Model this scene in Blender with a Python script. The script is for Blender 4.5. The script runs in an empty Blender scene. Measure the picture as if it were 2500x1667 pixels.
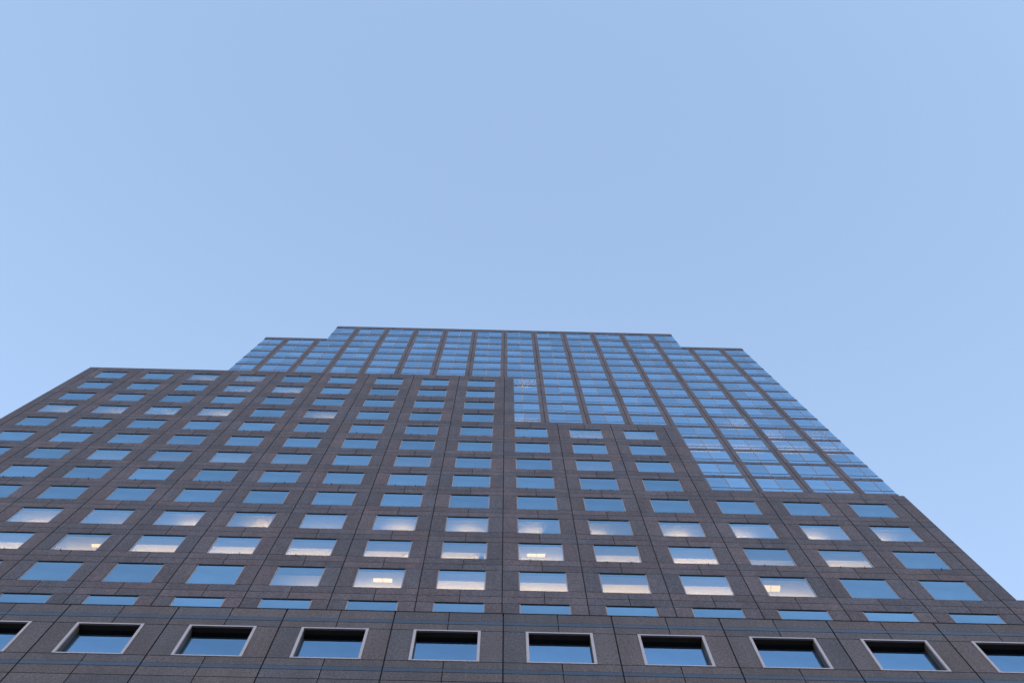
import bpy, math, random
from mathutils import Matrix, Vector
random.seed(7)
sc = bpy.context.scene

# ------------------------------------------------------------------ camera
U = 3.9                      # metres per bay = metres per storey
CX, YAW, PITCH, ROLL = -0.07055, 0.04711, 1.38802, -0.02276
EYE = 1.6
DB, DM, DG = 4.415, 5.418, 6.815   # distance (in bays) of podium, middle block and glazed tower faces
camd = bpy.data.cameras.new("camera")
cam = bpy.data.objects.new("camera", camd)
sc.collection.objects.link(cam)
camd.sensor_width = 36.0
camd.lens = 36.0 * 2800 / 2500
camd.clip_start, camd.clip_end = 0.1, 6000
def cam_axes():
    cy, sy, cp, sp = math.cos(YAW), math.sin(YAW), math.cos(PITCH), math.sin(PITCH)
    f = Vector((sy * cp, cy * cp, sp)); r = Vector((cy, -sy, 0)); u = r.cross(f)
    cr, sr = math.cos(ROLL), math.sin(ROLL)
    return cr * r + sr * u, -sr * r + cr * u, f
AR, AU, AF = cam_axes()
m = Matrix((AR, AU, -AF)).transposed().to_4x4()
m.translation = (CX * U, 0, EYE)
cam.matrix_world = m
sc.camera = cam

# ------------------------------------------------------------------ sky, sun, exposure
SUN_EL, SUN_AZ = math.radians(0.5), math.radians(-8)     # low sun behind the tower, azimuth from +Y to +X
w = bpy.data.worlds.new("World"); sc.world = w; w.use_nodes = True
w.cycles.sampling_method = 'NONE'      # smooth sky: leave light sampling to the office lamps
nt = w.node_tree; nt.nodes.clear()
sky = nt.nodes.new('ShaderNodeTexSky'); sky.sky_type = 'NISHITA'; sky.sun_disc = False
sky.sun_elevation = SUN_EL; sky.sun_rotation = SUN_AZ
sky.altitude = 10; sky.air_density = 1.0; sky.dust_density = 1.0; sky.ozone_density = 1.35
wb = nt.nodes.new('ShaderNodeMix'); wb.data_type = 'RGBA'; wb.blend_type = 'MULTIPLY'
wb.inputs[0].default_value = 1.0; wb.inputs[7].default_value = (1.0, .995, 1.065, 1)
bg = nt.nodes.new('ShaderNodeBackground'); bg.inputs['Strength'].default_value = 0.15
out = nt.nodes.new('ShaderNodeOutputWorld')
nt.links.new(sky.outputs[0], wb.inputs[6]); nt.links.new(wb.outputs[2], bg.inputs[0]); nt.links.new(bg.outputs[0], out.inputs[0])
sd = bpy.data.lights.new("sun", 'SUN'); sd.energy = 0.1; sd.angle = math.radians(0.5); sd.color = (1.0, 0.82, 0.62)
sun = bpy.data.objects.new("sun", sd); sc.collection.objects.link(sun)
sv = Vector((math.sin(SUN_AZ) * math.cos(SUN_EL), math.cos(SUN_AZ) * math.cos(SUN_EL), math.sin(SUN_EL)))
sun.rotation_euler = sv.to_track_quat('Z', 'Y').to_euler(); sun.location = (60, 200, 260)
sc.view_settings.view_transform = 'Standard'; sc.view_settings.look = 'None'
sc.view_settings.gamma = 1; sc.view_settings.exposure = 4.22
sc.cycles.use_denoising = True
sc.cycles.max_bounces = 8; sc.cycles.transparent_max_bounces = 16
sc.cycles.sample_clamp_indirect = .3; sc.cycles.sample_clamp_direct = .4; sc.cycles.use_adaptive_sampling = False
sc.cycles.caustics_reflective = False

# ------------------------------------------------------------------ materials
def new_mat(name):
    mt = bpy.data.materials.new(name); mt.use_nodes = True
    t = mt.node_tree; t.nodes.clear()
    o = t.nodes.new('ShaderNodeOutputMaterial')
    return mt, t, o
def N(t, kind, **kw):
    n = t.nodes.new(kind)
    for k, v in kw.items():
        if isinstance(k, str) and hasattr(n, k): setattr(n, k, v)
    return n
def mathn(t, op, a, b):
    n = t.nodes.new('ShaderNodeMath'); n.operation = op
    for i, v in enumerate((a, b)):
        if isinstance(v, (int, float)): n.inputs[i].default_value = v
        else: t.links.new(v, n.inputs[i])
    return n.outputs[0]
def noise(t, coord, scale, detail=3, rough=.5, vec_scale=None):
    if vec_scale:
        mp = t.nodes.new('ShaderNodeMapping'); mp.inputs['Scale'].default_value = vec_scale
        t.links.new(coord, mp.inputs[0]); coord = mp.outputs[0]
    n = t.nodes.new('ShaderNodeTexNoise'); n.inputs['Scale'].default_value = scale
    n.inputs['Detail'].default_value = detail; n.inputs['Roughness'].default_value = rough
    t.links.new(coord, n.inputs['Vector']); return n.outputs['Fac']
def ramp(t, fac, a, b, ca=(0, 0, 0, 1), cb=(1, 1, 1, 1)):
    r = t.nodes.new('ShaderNodeMapRange'); r.inputs[1].default_value = a; r.inputs[2].default_value = b
    r.inputs[3].default_value = ca[0]; r.inputs[4].default_value = cb[0]
    t.links.new(fac, r.inputs[0]); return r.outputs[0]
def granite(name, base, warm, rough, gloss_spec=.35, amp=1.0):
    """Flamed granite: every slab has its own tone and hue (attribute), with mineral speckle, clouding and rain streaks."""
    mt, t, o = new_mat(name)
    tc = t.nodes.new('ShaderNodeTexCoord'); c = tc.outputs['Object']
    at = t.nodes.new('ShaderNodeAttribute'); at.attribute_name = 'tone'
    sep = t.nodes.new('ShaderNodeSeparateColor'); t.links.new(at.outputs['Color'], sep.inputs[0])
    mx = t.nodes.new('ShaderNodeMix'); mx.data_type = 'RGBA'
    cloud = noise(t, c, .35, 4, .6)
    hue = mathn(t, 'ADD', mathn(t, 'MULTIPLY', sep.outputs[1], .6), mathn(t, 'MULTIPLY', cloud, .4))
    t.links.new(hue, mx.inputs[0]); mx.inputs[6].default_value = (*base, 1); mx.inputs[7].default_value = (*warm, 1)
    tone = mathn(t, 'MULTIPLY_ADD', sep.outputs[0], .30 * amp); tone.node.inputs[2].default_value = 1 - .15 * amp
    speck = ramp(t, noise(t, c, 19, 2, .8), .34, .66, (.5,), (1.5,))
    fleck = ramp(t, noise(t, c, 8, 4, .8), .34, .66, (.70,), (1.30,))
    cl = ramp(t, noise(t, c, .5, 4, .6), .3, .7, (.9,), (1.1,))
    st = ramp(t, noise(t, c, 1.0, 3, .55, (1.6, 1, .16)), .3, .62, (.84,), (1.03,))
    v = tone
    for x in (speck, fleck, cl, st): v = mathn(t, 'MULTIPLY', v, x)
    hs = t.nodes.new('ShaderNodeVectorMath'); hs.operation = 'SCALE'
    t.links.new(mx.outputs[2], hs.inputs[0]); t.links.new(v, hs.inputs['Scale'])
    b = t.nodes.new('ShaderNodeBsdfPrincipled'); t.links.new(hs.outputs[0], b.inputs['Base Color'])
    b.inputs['Roughness'].default_value = rough; b.inputs['Specular IOR Level'].default_value = gloss_spec
    bp = t.nodes.new('ShaderNodeBump'); bp.inputs['Strength'].default_value = .25; bp.inputs['Distance'].default_value = .004
    t.links.new(noise(t, c, 60, 2), bp.inputs['Height'])
    if rough > .4: t.links.new(bp.outputs[0], b.inputs['Normal'])
    t.links.new(b.outputs[0], o.inputs[0]); return mt
def plain(name, col, rough=.6, metal=0.0, spec=.5, var=0.0, scale=3):
    mt, t, o = new_mat(name); b = t.nodes.new('ShaderNodeBsdfPrincipled')
    b.inputs['Roughness'].default_value = rough; b.inputs['Metallic'].default_value = metal
    b.inputs['Specular IOR Level'].default_value = spec
    if var:
        tc = t.nodes.new('ShaderNodeTexCoord'); n = ramp(t, noise(t, tc.outputs['Object'], scale, 3), .3, .7, (1 - var,), (1 + var,))
        hs = t.nodes.new('ShaderNodeVectorMath'); hs.operation = 'SCALE'; hs.inputs[0].default_value = col
        t.links.new(n, hs.inputs['Scale']); t.links.new(hs.outputs[0], b.inputs['Base Color'])
    else: b.inputs['Base Color'].default_value = (*col, 1)
    t.links.new(b.outputs[0], o.inputs[0]); return mt
def emit(name, col, s):
    mt, t, o = new_mat(name); e = t.nodes.new('ShaderNodeEmission'); e.inputs[0].default_value = (*col, 1)
    e.inputs[1].default_value = s; t.links.new(e.outputs[0], o.inputs[0]); return mt
def glass(name, refl, trans, fac):
    """Reflective coated glazing: a tinted mirror coat over a tinted see-through pane."""
    mt, t, o = new_mat(name)
    at = t.nodes.new('ShaderNodeAttribute'); at.attribute_name = 'tone'
    sep = t.nodes.new('ShaderNodeSeparateColor'); t.links.new(at.outputs['Color'], sep.inputs[0])
    tc = t.nodes.new('ShaderNodeTexCoord')
    g = t.nodes.new('ShaderNodeBsdfGlossy'); g.inputs['Roughness'].default_value = .02
    v = mathn(t, 'MULTIPLY_ADD', sep.outputs[0], .24); v.node.inputs[2].default_value = .88
    dirt = ramp(t, noise(t, tc.outputs['Object'], .7, 4, .6), .3, .7, (.93,), (1.07,))
    v = mathn(t, 'MULTIPLY', v, dirt)
    hs = t.nodes.new('ShaderNodeVectorMath'); hs.operation = 'SCALE'; hs.inputs[0].default_value = refl
    t.links.new(v, hs.inputs['Scale']); t.links.new(hs.outputs[0], g.inputs['Color'])
    bp = t.nodes.new('ShaderNodeBump'); bp.inputs['Strength'].default_value = .12; bp.inputs['Distance'].default_value = .02
    t.links.new(noise(t, tc.outputs['Object'], .8, 2), bp.inputs['Height']); t.links.new(bp.outputs[0], g.inputs['Normal'])
    tr = t.nodes.new('ShaderNodeBsdfTransparent'); tr.inputs[0].default_value = (*trans, 1)
    mx = t.nodes.new('ShaderNodeMixShader'); mx.inputs[0].default_value = fac
    t.links.new(tr.outputs[0], mx.inputs[1]); t.links.new(g.outputs[0], mx.inputs[2]); t.links.new(mx.outputs[0], o.inputs[0])
    return mt
M = {}
M['stone'] = granite('flamed_granite', (.085, .084, .115), (.128, .089, .104), .75)
M['stone_podium'] = granite('podium_granite', (.082, .080, .103), (.122, .088, .093), .7)
M['stone_tower_hazed'] = granite('hazed_tower_granite', (.098, .095, .131), (.138, .101, .117), .7)  # tower stone made lighter to paint in the haze of distance
M['band'] = granite('polished_granite', (.03, .045, .085), (.035, .045, .075), .3, .35)
M['joint'] = plain('dark_sealant_shade', (.012, .012, .015), .9)
M['core'] = plain('concrete_core', (.02, .02, .022), .9)
M['alu'] = plain('pale_aluminium', (.32, .25, .27), .45, .1, .5, .06, 2)
M['alu_frame'] = plain('pale_painted_frame', (.45, .39, .44), .5, .05, .5, .05, 2)
M['gasket_shade'] = plain('dark_transom_shade', (.010, .026, .042), .5, 0, .3)
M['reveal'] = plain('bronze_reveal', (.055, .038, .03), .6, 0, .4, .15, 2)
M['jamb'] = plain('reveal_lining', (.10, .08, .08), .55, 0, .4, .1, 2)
M['soffit'] = plain('grey_bulkhead', (.16, .16, .17), .8)
M['glass_podium'] = glass('podium_glass', (.34, .55, .76), (.6, .55, .5), .60)
M['carpet'] = plain('office_carpet', (.22, .2, .18), .9)
M['glass'] = glass('window_glass', (.425, .65, .83), (.85, .78, .66), .64)
M['glass_tower'] = glass('curtain_wall_glass', (.475, .69, .89), (.9, .8, .66), .75)
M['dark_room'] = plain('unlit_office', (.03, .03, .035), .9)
M['ceiling'] = plain('ceiling_paint', (.75, .74, .70), .9)
M['roof'] = plain('roof_gravel', (.16, .16, .16), .95, 0, .2, .2, 8)
M['steel'] = plain('anchor_steel', (.03, .03, .035), .5, .5)
WARM = (1.0, .685, .23)
LAMP = .27

# ------------------------------------------------------------------ mesh helpers
BASE = Vector((0, DB * U, 0))
def P(u, d, z): return Vector((u * U, d * U, z * U + EYE))
class MB:
    def __init__(s): s.v = []; s.f = []; s.m = []; s.t = []
    def quad(s, pts, mat=0, tone=(.5, .5)):
        i = len(s.v); s.v += [Vector(p) for p in pts]; s.f.append((i, i + 1, i + 2, i + 3)); s.m.append(mat); s.t.append(tone)
    def box(s, u0, u1, d0, d1, z0, z1, mat=0, tone=(.5, .5), skip='', edge=None):
        a, b = P(u0, d0, z0), P(u1, d1, z1)
        i = len(s.v)
        s.v += [Vector((x, y, z)) for z in (a.z, b.z) for y in (a.y, b.y) for x in (a.x, b.x)]
        F = {'b': (0, 2, 3, 1), 't': (4, 5, 7, 6), 'f': (0, 1, 5, 4), 'k': (2, 6, 7, 3), 'l': (0, 4, 6, 2), 'r': (1, 3, 7, 5)}
        for k, q in F.items():
            if k in skip: continue
            s.f.append(tuple(i + j for j in q)); s.m.append(mat if edge is None or k == 'f' else edge); s.t.append(tone)
    def build(s, name, mats, parent, origin=None):
        o3 = origin if origin is not None else BASE
        me = bpy.data.meshes.new(name)
        me.from_pydata([v - o3 for v in s.v], [], s.f)
        for mm in mats: me.materials.append(mm)
        ca = me.color_attributes.new('tone', 'FLOAT_COLOR', 'CORNER')
        li = 0
        for p, mi, tn in zip(me.polygons, s.m, s.t):
            p.material_index = mi
            for _ in range(p.loop_total):
                ca.data[li].color = (tn[0], tn[1], 0, 1); li += 1
        ob = bpy.data.objects.new(name, me); sc.collection.objects.link(ob)
        if parent is not None:
            ob.parent = parent
            po = parent.get('_o'); po = Vector(po) if po is not None else BASE
            ob.location = o3 - po
        else: ob.location = o3
        ob['_o'] = tuple(o3)
        return ob
def rt(): return (random.random(), random.random())

building = bpy.data.objects.new("office_building", None); sc.collection.objects.link(building)
building.location = BASE; building.empty_display_size = 5; building['_o'] = tuple(BASE)
building['label'] = "tall stepped grey granite office tower with blue mirrored windows and a glazed upper block"
building['category'] = "office building"

# screen size of a rectangle on a facade (only used to choose which windows get an object of their own)
def scr(u, d, z):
    v = P(u, d, z) - Vector((CX * U, 0, EYE)); q = v.dot(AF)
    return 1250 + 2800 * v.dot(AR) / q, 833.5 - 2800 * v.dot(AU) / q
def seen_area(u0, u1, d, z0, z1):
    q = [scr(u, d, z) for u, z in ((u0, z0), (u1, z0), (u1, z1), (u0, z1))]
    xs = [min(2500, max(0, a)) for a, _ in q]; ys = [min(1667, max(0, b)) for _, b in q]
    return abs(sum(xs[i] * ys[(i + 1) % 4] - xs[(i + 1) % 4] * ys[i] for i in range(4))) / 2

# ------------------------------------------------------------------ lit and unlit offices
room_mats = [M['ceiling'], M['carpet'], M['soffit']]
dark_rooms = MB()
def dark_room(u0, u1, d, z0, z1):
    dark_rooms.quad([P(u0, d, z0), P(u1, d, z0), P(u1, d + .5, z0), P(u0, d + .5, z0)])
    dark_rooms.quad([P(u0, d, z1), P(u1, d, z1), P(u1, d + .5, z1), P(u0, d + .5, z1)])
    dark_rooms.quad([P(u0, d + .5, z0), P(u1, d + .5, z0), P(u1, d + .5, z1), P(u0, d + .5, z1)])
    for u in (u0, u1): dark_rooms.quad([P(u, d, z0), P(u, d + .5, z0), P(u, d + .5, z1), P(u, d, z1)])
lampmats = {}
def lamp_mat(s):
    s = round(s, 3)
    if s not in lampmats: lampmats[s] = emit('warm_lamp', WARM, s * LAMP)
    return lampmats[s]
def lit_room(u0, u1, d, z0, zc, power, cu=.5, cw=.5, bulk=0.0, fixture=None, depth=None, drop=None, desk=None, sw=None):
    """An occupied office: white ceiling washed by a hanging uplighter, perhaps a dropped bulkhead by the
    glass (bulk = its depth) and a recessed ceiling fitting that shows (fixture = u, depth, width, length, power)."""
    b = MB(); D1 = d + .7
    depth = depth or (.36 if bulk else .33); drop = drop or (.2 if bulk else .12); sw = sw or (.09 if bulk else .04)
    b.quad([P(u0, d, z0), P(u1, d, z0), P(u1, D1, z0), P(u0, D1, z0)], 1)
    b.quad([P(u0, d, zc), P(u0, D1, zc), P(u1, D1, zc), P(u1, d, zc)], 0)
    b.quad([P(u0, D1, z0), P(u1, D1, z0), P(u1, D1, zc), P(u0, D1, zc)], 0)
    for u in (u0, u1): b.quad([P(u, d, z0), P(u, D1, z0), P(u, D1, zc), P(u, d, zc)], 0)
    if bulk: b.box(u0 + .001, u1 - .001, d + .001, d + bulk, zc - .03, zc - .001, 2)
    if desk:   # something hanging below the ceiling that shows as a dark patch
        b.box(u0 + (u1 - u0) * desk[0], u0 + (u1 - u0) * desk[1], d + desk[2], d + desk[2] + .05, zc - desk[3], zc - .002, 2)
    r = b.build('lit_office', room_mats, building)
    L = MB(); W = u1 - u0; c = u0 + W * cu
    L.box(c - cw * W / 2, c + cw * W / 2, d + depth, d + depth + sw, zc - drop - .008, zc - drop, 1, skip='t')
    z = zc - drop + .001
    L.quad([P(c - cw * W / 2, d + depth, z), P(c + cw * W / 2, d + depth, z), P(c + cw * W / 2, d + depth + sw, z), P(c - cw * W / 2, d + depth + sw, z)], 0)
    L.build('hanging_light', [lamp_mat(power * (.42 if bulk else .75) / max(cw, .2)), M['core']], r)
    if fixture:
        fu, fd, fw, fl, fp = fixture; F = MB(); c = u0 + W * fu
        zz = zc - (.03 if bulk and fd < bulk else 0)
        n = 2 if fw > .2 else 1
        for q in range(n):      # a pair of recessed troffers
            a0 = c - fw * W / 2 + q * fw * W / n
            F.box(a0 + .004, a0 + fw * W / n - .004, d + fd, d + fd + fl, zz - .004, zz - .0005, 0)
        F.build('ceiling_light', [lamp_mat(fp * .15)], r)
    return r

# ------------------------------------------------------------------ punched windows of the granite block
SILL, HEAD, MIDJ = -.035, .573, .768
winspecs = []        # (area, u0, u1, D, z0, z1)
def add_window(mbf, mbp, u0, u1, D, z0, z1, fmat=0, pmat=0, hmat=1, fw=.016, rec=.010):
    e = .0006
    y0, y1 = D + rec - .002, D + rec + .012
    mbf.box(u0 + e, u0 + fw, y0, y1, z0 + e, z1 - e, fmat)
    mbf.box(u1 - fw, u1 - e, y0, y1, z0 + e, z1 - e, fmat)
    mbf.box(u0 + fw, u1 - fw, y0 + .0005, y1, z0 + e, z0 + fw, fmat)
    mbf.box(u0 + fw, u1 - fw, y0 + .0005, y1, z1 - .012, z1 - e, hmat)  # head member coloured dark: painted soffit shade and its reflection
    yp = D + rec + .001
    mbp.quad([P(u0 + fw - .001, yp, z0 + fw - .001), P(u1 - fw + .001, yp, z0 + fw - .001), P(u1 - fw + .001, yp, z1 - .011), P(u0 + fw - .001, yp, z1 - .011)], pmat, rt())

JB, JT = .0064, .0042       # half width of a bay joint and of a thin joint (in bays)
BD = .014                   # slab thickness
def slab(mb, u0, u1, D, z0, z1, ju0=JT, ju1=JT, mat=0, tone=None):
    mb.box(u0 + ju0, u1 - ju1, D, D + BD, z0 + JT, z1 - JT, mat, tone or rt(), skip='k', edge=1)  # dark edges: sealant in the joints, painted shade under window heads

STEPS = [(-9, 0, -9.2, .2, 25), (0, 3, .2, 3.2, 21), (3, 6, 3.2, 6.2, 17), (6, 9, 6.2, 9.2, 13)]   # bays, edges, roof storey
ZLOW = 11
wall = MB(); D = DM
def pier_strip(a, b, z0n, z1n, ja, jb):
    for n in range(z0n, z1n):
        zs = n + SILL if n > z0n or z0n == ZLOW else float(n)
        zt = n + 1 + SILL if n < z1n - 1 else float(n + 1)
        for z0, z1 in ((zs, n + HEAD), (n + HEAD, n + MIDJ), (n + MIDJ, zt)):
            slab(wall, a, b, D, z0, z1, ja, jb)
for (k0, k1, uL, uR, ztop) in STEPS:
    for n in range(ZLOW, ztop):
        zs, zh, zm = n + SILL, n + HEAD, n + MIDJ
        zt = float(ztop) if n == ztop - 1 else n + 1 + SILL
        for k in range(k0, k1):
            slab(wall, k, k + .2, D, zs, zh, JB, 0); slab(wall, k + .8, k + 1, D, zs, zh, 0, JB)
            for a, b in ((zh, zm), (zm, zt)):
                slab(wall, k, k + .5, D, a, b, JB, JT); slab(wall, k + .5, k + 1, D, a, b, JT, JB)
            winspecs.append((seen_area(k + .2, k + .8, D, max(zs, 12.28), zh) if zh > 12.28 else 0, k, n))
            wall.box(k + .2, k + .8, D + BD - .004, D + .05, zh, zt - (.02 if n == ztop - 1 else 0), 1)
pier_strip(-9.2, -9, ZLOW, 25, 0, JB)
pier_strip(0, .2, 21, 25, JB, 0); pier_strip(3, 3.2, 17, 21, JB, 0); pier_strip(6, 6.2, 13, 17, JB, 0); pier_strip(9, 9.2, ZLOW, 13, JB, 0)
for k in range(-9, 10):
    top = 25 if k <= 0 else 21 if k <= 3 else 17 if k <= 6 else 13
    a, b = max(k - .2, -9.199), k + .2
    if k in (0, 3, 6): b = k + .199
    wall.box(a, b, D + BD - .003, D + .051, ZLOW, top - .02, 1)
# bodies of the stepped volumes behind the facade: side walls, roofs, copings
for i, (k0, k1, uL, uR, ztop) in enumerate(STEPS):
    back = DG if uR < 7.7 and uL > -7.7 else DG + 6
    low = ZLOW if i == 3 else STEPS[i + 1][4] - .5
    wall.box(uR - .03, uR - .0005, D + BD, DG + 6, low, ztop - .01, 0)
    wall.box(uL + .001, uR - .031, D + .053, DG + (.05 if i not in (0, 3) else .02), ztop - .035, ztop - .025, 2)
    wall.box(uL + (.001 if i else 0), uR - .001, D + BD - .001, D + .09, ztop - .018, ztop - .001, 0, (.45, .4))
wall.box(-9.1995, -9.17, D + BD, DG + 6, ZLOW, 24.99, 0)
wall.box(-9.17, -7.74, DG + .02, DG + 6, 24.965, 24.975, 2)
wall.build('granite_wall', [M['stone'], M['joint'], M['roof']], building)

# lit offices: (bay, storey) -> settings of lit_room; read off the photograph window by window
LIT = {}
def L(k, n, **kw): LIT[(k, n)] = kw
# storey 15: soft mounds of light low in the window
for k, p, cu, cw in [(-7, 14, .55, .8), (-6, 8, .6, .5), (-5, 12, .6, .35), (-4, 15, .6, .3), (-3, 9, .5, .6), (-2, 13, .55, .25), (-1, 11, .5, .3),
                     (0, 12, .45, .25), (1, 12, .2, .5), (2, 12, .5, .3), (3, 12, .35, .35), (4, 13, .4, .35), (5, 10, .35, .3)]:
    L(k, 15, power=p, cu=cu, cw=cw, depth=.30 if k not in (-3, -6) else .36, drop=.08, desk=(.55, .72, .2, .05) if k == 0 else None)
# storey 14: ceiling bands with a sharp bulkhead, some fittings in view
L(-7, 14, power=14, cw=.9, bulk=0.113); L(-6, 14, power=11, cw=.8, fixture=(.62, .12, .26, .045, 4.5))
L(-5, 14, power=14, cw=.9, bulk=0.103, cu=.45); L(-4, 14, power=13, cw=.8, bulk=0.108)
L(-3, 14, power=14, cw=.9, bulk=0.108); L(-2, 14, power=13, cw=.9, bulk=0.123, fixture=(.76, .19, .16, .04, 4))
L(-1, 14, power=14, cw=.95, bulk=0.118, desk=(.7, .77, .19, .08)); L(0, 14, power=12, cw=.8, fixture=(.45, .12, .26, .045, 4.5))
L(1, 14, power=12, cw=.9, bulk=0.113); L(2, 14, power=17, cw=.95, bulk=0.133); L(3, 14, power=4.5, cw=.7, bulk=0.133)
L(4, 14, power=11, cw=.7, bulk=0.113, cu=.55)
# storey 13
L(-3, 13, power=4.5, cw=.5, cu=.65, bulk=0.083); L(-2, 13, power=11, cw=.8, fixture=(.5, .11, .26, .05, 5))
for k, p in ((-1, 15), (0, 15), (1, 15), (2, 14)): L(k, 13, power=p, cw=.95, bulk=0.113)
L(3, 13, power=10, cw=.9, fixture=(.38, .09, .26, .08, 4))
# higher storeys: weaker glows
for k, p in ((-9, 5), (-8, 5.5), (-7, 4), (-6, 9), (-4, 7)): L(k, 21, power=p * .25, cw=.5, cu=.6, depth=.26, drop=.2, sw=.12)
L(-7, 24, power=5 * .25, depth=.28, drop=.2, sw=.12, cw=.5); L(-6, 24, power=4 * .25, depth=.28, drop=.2, sw=.12, cw=.6); L(-6, 23, power=4 * .25, depth=.28, drop=.2, sw=.12, cw=.7, cu=.6); L(-5, 23, power=6.5 * .25, depth=.28, drop=.2, sw=.12, cw=.5, cu=.6)
L(1, 20, power=4 * .25, depth=.28, drop=.2, sw=.12, cw=.8); L(2, 20, power=2 * .25, depth=.28, drop=.2, sw=.12, cw=.8)
for k, p in ((-7, 1.2), (-6, 1.2), (-5, 2), (-4, 1), (-2, .8), (1, .8)): L(k, 18, power=p * .25, depth=.28, drop=.2, sw=.12, cw=.9)

winspecs.sort(reverse=True)
rest_f = MB()
ci = 0
for idx, (area, k, n) in enumerate(winspecs):
    z0, z1 = n + SILL, n + HEAD
    if idx < 100 and area > 0:
        f, p = MB(), MB()
        add_window(f, p, k + .2, k + .8, DM, z0, z1)
        o3 = P(k + .5, DM, (z0 + z1) / 2)
        fo = f.build('window', [M['alu'], M['gasket_shade']], building, o3)
        if (k, n) in LIT: fo['label'] = 'window lit warm from inside'
        p.build('pane', [M['glass']], fo, o3)
    else:
        add_window(rest_f, rest_f, k + .2, k + .8, DM, z0, z1, 0, 1, 2)
    if (k, n) in LIT:
        lit_room(k + .03, k + .97, DM + .052, n - .15, n + .64, **LIT[(k, n)])
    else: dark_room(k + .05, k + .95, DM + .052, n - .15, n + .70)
rw = rest_f.build('windows', [M['alu'], M['glass'], M['gasket_shade']], building); rw['kind'] = 'stuff'

# ------------------------------------------------------------------ podium
pod = MB(); D = DB
PK0, PK1 = -9, 9
def ww(k, z0, z1): pod.box(k + .2, k + .8, D + BD - .004, D + .05, z0, z1, 1)
# rows of the podium: (sill, head, [(course z0, z1)...], band)
TOPZ = 10.01
def prow(k, courses, halves=True):
    for a, b in courses:
        slab(pod, k, k + .5, D, a, b, JB, JT); slab(pod, k + .5, k + 1, D, a, b, JT, JB)
bands = MB()
def band(z0, z1):
    for k in range(PK0, PK1):
        for a, b, ja, jb in ((k, k + .5, JB, JT * .6), (k + .5, k + 1, JT * .6, JB)):
            bands.box(a + ja, b - jb, D - .0012, D + BD, z0 + .0008, z1 - .0008, 0, rt(), skip='k')
for k in range(PK0, PK1):
    prow(k, [(9.822, TOPZ), (9.622, 9.757)])
    slab(pod, k, k + .2, D, 9.018, 9.622, JB, 0); slab(pod, k + .8, k + 1, D, 9.018, 9.622, 0, JB)
    prow(k, [(8.882, 9.018), (8.662, 8.818), (8.45, 8.662)])
    z = 8.45
    for n in range(0, 9):
        z1 = z - .585; z2 = z1 - .20; z3 = z2 - .20
        if z3 < -.4: break
        slab(pod, k, k + .2, D, z1, z, JB, 0); slab(pod, k + .8, k + 1, D, z1, z, 0, JB)
        prow(k, [(z2, z1), (z3, z2)])
        pod.box(k + .2, k + .8, D + BD - .004, D + .05, z3, z1, 1)
        z = z3
    prow(k, [(-EYE / U, z)])
    pod.box(k + .2, k + .8, D + BD - .004, D + .05, 8.45, 9.018, 1)
    pod.box(k + .2, k + .8, D + BD - .004, D + .05, 9.622, TOPZ - .02, 1)
    pod.box(k + .2, k + .8, D + BD - .004, D + .05, -EYE / U, z, 1)
for k in range(PK0, PK1 + 1):
    pod.box(max(k - .2, PK0 + .001), min(k + .2, PK1 - .001), D + BD - .003, D + .051, -EYE / U, TOPZ - .02, 1)
pod.box(PK0 - .003, PK1 + .003, D - .004, D + .09, TOPZ - .004, TOPZ + .005, 1)  # coping strip coloured dark to paint in its shadow line
pod.box(PK0 + .01, PK1 - .01, D + .09, DM + .04, TOPZ - .04, TOPZ - .03, 2)
for u in (PK0, PK1 - .03): pod.box(u + .0005, u + .0295, D + BD, DG + 6, -EYE / U, TOPZ - .01, 0)
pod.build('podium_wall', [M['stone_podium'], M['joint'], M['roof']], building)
for z0, z1 in ((9.757, 9.822), (8.818, 8.882)):
    bands = MB(); band(z0, z1); bands.build('stone_band', [M['band']], building)

def podium_window(k, z0, z1):
    u0, u1 = k + .2, k + .8; o3 = P(k + .5, DB, (z0 + z1) / 2); FW = .025; e = .0006; RD = .052
    f = MB(); y0, y1 = DB - .005, DB + .012
    f.box(u0 + e, u0 + FW, y0, y1, z0 + e, z1 - e); f.box(u1 - FW, u1 - e, y0, y1, z0 + e, z1 - e)
    f.box(u0 + FW, u1 - FW, y0 + .0005, y1, z0 + e, z0 + FW * .7); f.box(u0 + FW, u1 - FW, y0 + .0005, y1, z1 - FW * .8, z1 - e)
    fo = f.build('recessed_window', [M['alu_frame']], building, o3)
    r = MB(); a, b, c, d = u0 + FW, u1 - FW, z0 + FW * .7, z1 - FW * .8
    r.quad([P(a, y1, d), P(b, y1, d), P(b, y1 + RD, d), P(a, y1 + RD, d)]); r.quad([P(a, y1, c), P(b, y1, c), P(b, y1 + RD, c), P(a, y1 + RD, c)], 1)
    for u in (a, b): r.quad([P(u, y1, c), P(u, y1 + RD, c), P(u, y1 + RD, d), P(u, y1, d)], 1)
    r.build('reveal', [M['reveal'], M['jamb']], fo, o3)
    p = MB(); yp = y1 + RD - .006
    p.quad([P(a + .001, yp, c + .001), P(b - .001, yp, c + .001), P(b - .001, yp, d - .001), P(a + .001, yp, d - .001)], 0, rt())
    p.build('pane', [M['glass_podium']], fo, o3)
    dark_room(u0, u1, DB + .07, z0 - .1, z1 + .1)
for k in range(PK0, PK1):
    if seen_area(k + .2, k + .8, DB, 9.018, 9.622) > 60 or -6 < k < 6: podium_window(k, 9.018, 9.622)
low = MB()
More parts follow.
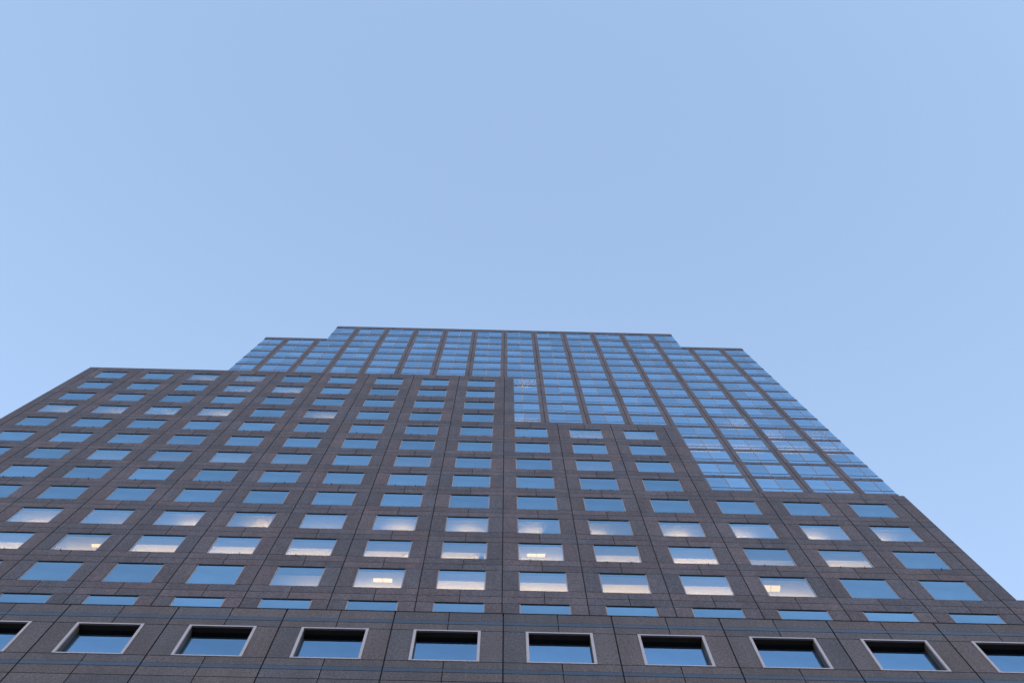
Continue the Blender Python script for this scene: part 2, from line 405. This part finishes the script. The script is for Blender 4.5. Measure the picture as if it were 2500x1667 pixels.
for k in range(PK0, PK1):
    z = 8.45
    for n in range(9):
        z1 = z - .585
        if z1 - .4 < -.4: break
        if n == 0 and seen_area(k + .2, k + .8, DB, z1, z) > 20:
            f, p = MB(), MB(); add_window(f, p, k + .2, k + .8, DB, z1, z); o3 = P(k + .5, DB, (z + z1) / 2)
            fo = f.build('lower_window', [M['alu'], M['gasket_shade']], building, o3); p.build('pane', [M['glass']], fo, o3)
        else: add_window(low, low, k + .2, k + .8, DB, z1, z, 0, 1, 2)
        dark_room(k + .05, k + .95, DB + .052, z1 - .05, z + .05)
        z = z1 - .40
low.build('lower_windows', [M['alu'], M['glass'], M['gasket_shade']], building)['kind'] = 'stuff'

# ------------------------------------------------------------------ glazed tower
D = DG; TS, TC = 7.73, 5.755          # half widths of shoulders and of the crown
ZB = 12
tw = MB()
storeys = []                           # (z_bottom of glass, z_top of glass, [transoms])
for n in range(ZB, 35): storeys.append((n + .485, n + 1.335, [n + .672]))
storeys.append((35.485, 36.32, [35.66]))
crown = [(36.49, 37.48, [36.676, 37.25]), (37.65, 38.69, [37.84, 38.43])]
def pier(k, z0, z1, zs0):
    for a, b, ja, jb in ((k - .1, k, 0, JB), (k, k + .1, JB, 0)):
        for q0, q1 in ((z0, z1), (zs0, z0)):
            if q1 - q0 > .01: slab(tw, a, b, D, q0, q1, ja, jb)
zprev = ZB + .335
tops = [s for s in storeys] + crown
for i, (g0, g1, tr) in enumerate(tops):
    cr = i >= len(storeys)
    lim = 5 if cr else 7
    edge = TC if cr else TS
    for k in range(-lim, lim + 1): pier(k, g0, g1, zprev)
    for k in range(-lim - 1, lim + 1):
        a, b = max(k + .1, -edge), min(k + .9, edge)
        mid = k + .5
        for p0, p1, ja, jb in ((a, mid, 0, JT), (mid, b, JT, 0)):
            tw.box(p0 + ja, p1 - jb, D + .0015, D + BD, zprev, g0, 0, rt(), edge=1)  # dark edge colour paints the shade under each spandrel
    zprev = g1
# copings
for (a, b, z0, z1) in ((-TS, -TC, 36.32, 36.64), (TC, TS, 36.32, 36.64), (-TC, TC, 38.69, 39.02)):
    n = max(1, round((b - a) / 1)); st = (b - a) / n
    for i in range(n):
        tw.box(a + i * st + .003, a + (i + 1) * st - .003, D - .004, D + .06, z0, z1, 0, rt())
# core piers behind stone, roofs, side walls
for k in range(-7, 8):
    top = 38.9 if abs(k) <= 5 else 36.6
    tw.box(k - .0995, k + .0995, D + BD - .002, D + .05, ZB, top, 1)
for (a, b, z) in ((-TS, -TC, 36.6), (TC, TS, 36.6), (-TC, TC, 38.97)):
    tw.box(a + .01, b - .01, D + .06, D + 9, z - .02, z - .01, 2)
for s in (-1, 1):      # side faces: floor bands
    for i, (g0, g1, tr) in enumerate(tops):
        e = TC if i >= len(storeys) else TS
        zb = (tops[i - 1][1] if i else ZB + .335)
        tw.box(min(s * e, s * (e - .02)), max(s * e, s * (e - .02)), D + BD + .001, D + 9, zb, g0, 0, rt())
    tw.box(min(s * TC, s * (TC - .02)), max(s * TC, s * (TC - .02)), D + .06, D + 9, 38.69, 39.02, 0)
    tw.box(min(s * TS, s * (TS - .02)), max(s * TS, s * (TS - .02)), D + .06, D + 9, 36.32, 36.64, 0)
for e, z0, z1 in ((TS, ZB + .3, 36.64), (TC, 36.3, 39.02)):
    tw.box(-e, e, D + 9, D + 9.03, z0, z1, 0)
tw.build('tower_wall', [M['stone_tower_hazed'], M['joint'], M['roof']], building)

side = MB()
for s in (-1, 1):
    for i, (g0, g1, tr) in enumerate(tops):
        e = (TC if i >= len(storeys) else TS) - .004
        for j in range(18):
            side.quad([P(s * e, D + .008 + j * .5, g0), P(s * e, D + .5 + j * .5, g0), P(s * e, D + .5 + j * .5, g1), P(s * e, D + .008 + j * .5, g1)], 0, rt())
sg = side.build('side_glazing', [M['glass_tower']], building); sg['kind'] = 'stuff'

TLIT = {}
def T(k, i0, **kw): kw['power'] *= .2 if not kw.get('bulk') else .3; TLIT[(k, i0)] = kw
T(0, 30, power=3, cu=.62, cw=.3, depth=.2, drop=.2, sw=.16); T(0, 26, power=4, cw=.9, bulk=.084, depth=.22, drop=.25, sw=.2)
for k in (4, 5, 6): T(k, 24, power=5, cw=.95, bulk=.084, depth=.22, drop=.25, sw=.2)
T(7, 24, power=4, cw=.8, bulk=.084, depth=.22, drop=.25, sw=.2); T(7, 25, power=3, cw=.5, cu=.3, depth=.22, drop=.25, sw=.2); T(6, 25, power=2.5, cw=.5, cu=.3, depth=.22, drop=.25, sw=.2)
T(5, 26, power=2, cw=.4, cu=.75, depth=.22, drop=.25, sw=.2)
def curtain(mb, mp, k, g0, g1, tr, edge, fm=0, gm=1, tm=2):
    a, b = max(k + .1, -edge), min(k + .9, edge); mid = k + .5
    y0, y1 = DG + .002, DG + .011
    if a > -edge: mb.box(a + .0005, a + .010, y0 + .002, y1, g0, g1, fm)
    if b < edge: mb.box(b - .010, b - .0005, y0 + .002, y1, g0, g1, fm)
    mb.box(mid - .009, mid + .009, y0, y1, g0, g1, fm)
    la, rb = (a + .010 if a > -edge else a), (b - .010 if b < edge else b)
    for q0, q1 in ((la, mid - .009), (mid + .009, rb)):
        if q1 - q0 < .02: continue
        for z in tr: mb.box(q0, q1, y0 + .003, y1, z - .014, z + .014, tm)
        zz = [g0] + tr + [g1]
        for z0, z1 in zip(zz[:-1], zz[1:]):
            e0 = .014 if z0 in tr else 0; e1 = .014 if z1 in tr else 0
            mp.quad([P(q0, DG + .007, z0 + e0), P(q1, DG + .007, z0 + e0), P(q1, DG + .007, z1 - e1), P(q0, DG + .007, z1 - e1)], gm, rt())
cws = []
for i, (g0, g1, tr) in enumerate(tops):
    cr = i >= len(storeys); lim = 5 if cr else 7; edge = (TC if cr else TS) - .0045
    for k in range(-lim - 1, lim + 1):
        # part of the bay that the granite block leaves in view
        low = max((25.0 if k <= -1 else 21.0 if k <= 2 else 17.0) * DG / DM - .05, g0) if k != 0 else max(25 * DG / DM * .82, g0)
        low = {True: 31.4}.get(k < 0, 26.4 if k < 4 else 21.4)
        ar = seen_area(max(k + .1, -edge), min(k + .9, edge), DG, g0, g1) if g1 > low else 0
        cws.append((ar, k, i))
cws.sort(reverse=True)
restc = MB()
for idx, (ar, k, i) in enumerate(cws):
    g0, g1, tr = tops[i]; cr = i >= len(storeys); edge = (TC if cr else TS) - .0045
    if idx < 100:
        f, p = MB(), MB(); curtain(f, p, k, g0, g1, tr, edge, 0, 0, 1); o3 = P(k + .5, DG, (g0 + g1) / 2)
        fo = f.build('curtain_wall_window', [M['alu'], M['gasket_shade']], building, o3)
        p.build('pane', [M['glass_tower']], fo, o3)
    else: curtain(restc, restc, k, g0, g1, tr, edge, 0, 1, 2)
    key = (k, int(g0))
    a, b = max(k + .06, -edge + .02), min(k + .94, edge - .02)
    if key in TLIT: lit_room(a, b, DG + .052, g0 - .1, g1 + .03, **TLIT[key])
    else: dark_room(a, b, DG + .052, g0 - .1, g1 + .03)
restc.build('curtain_wall_windows', [M['alu'], M['glass_tower'], M['gasket_shade']], building)['kind'] = 'stuff'
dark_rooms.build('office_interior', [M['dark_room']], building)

# ------------------------------------------------------------------ window-cleaning anchors
def anchor(u, D, z):
    a = MB(); r = .0075
    a.box(u - r, u + r, D - .004, D + .001, z - r, z + r)
    a.box(u - r * .35, u + r * .35, D - .016, D - .004, z - r * .35, z + r * 1.5)
    a.box(u - r * .8, u + r * .8, D - .019, D - .014, z + r * 1.1, z + r * 2.2)
    a.build('anchor_bolt', [M['steel']], building, P(u, D, z))
cnt = 0
for n in (14, 17, 20, 23):
    for k in range(-9, 6):
        top = 25 if k < 0 else 21 if k < 3 else 17
        if n >= top: continue
        for fr in {0: (.36,), 1: (.34, .65), 2: (.64,)}[k % 3]:
            if n == 14 and k in (-2, -5): continue
            x, y = scr(k + fr, DM, n - .1)
            if 0 < x < 2500 and 0 < y < 1667: anchor(k + fr, DM, n - .075); cnt += 1
for n in (22, 25):
    for k, fr in ((4, .3), (5, .3), (6, .3), (7, .3), (5, .75)):
        if cnt < 98: anchor(k + fr, DG, n + .43); cnt += 1

# ------------------------------------------------------------------ ground
def ground_mat():
    mt, t, o = new_mat('granite_paving'); tc = t.nodes.new('ShaderNodeTexCoord')
    br = t.nodes.new('ShaderNodeTexBrick'); br.inputs['Scale'].default_value = 1.0
    br.inputs['Color1'].default_value = (.17, .165, .16, 1); br.inputs['Color2'].default_value = (.14, .135, .135, 1)
    br.inputs['Mortar'].default_value = (.05, .05, .05, 1); br.inputs['Mortar Size'].default_value = .012
    br.inputs['Brick Width'].default_value = 1.2; br.inputs['Row Height'].default_value = .6
    t.links.new(tc.outputs['Object'], br.inputs['Vector'])
    b = t.nodes.new('ShaderNodeBsdfPrincipled'); b.inputs['Roughness'].default_value = .75
    t.links.new(br.outputs[0], b.inputs['Base Color']); t.links.new(b.outputs[0], o.inputs[0]); return mt
me = bpy.data.meshes.new('plaza_ground'); S = 3000
me.from_pydata([(-S, -S, 0), (S, -S, 0), (S, S, 0), (-S, S, 0)], [], [(0, 1, 2, 3)])
me.materials.append(ground_mat())
g = bpy.data.objects.new('ground', me); sc.collection.objects.link(g); g['kind'] = 'structure'
for ob in sc.objects:
    if '_o' in ob: del ob['_o']
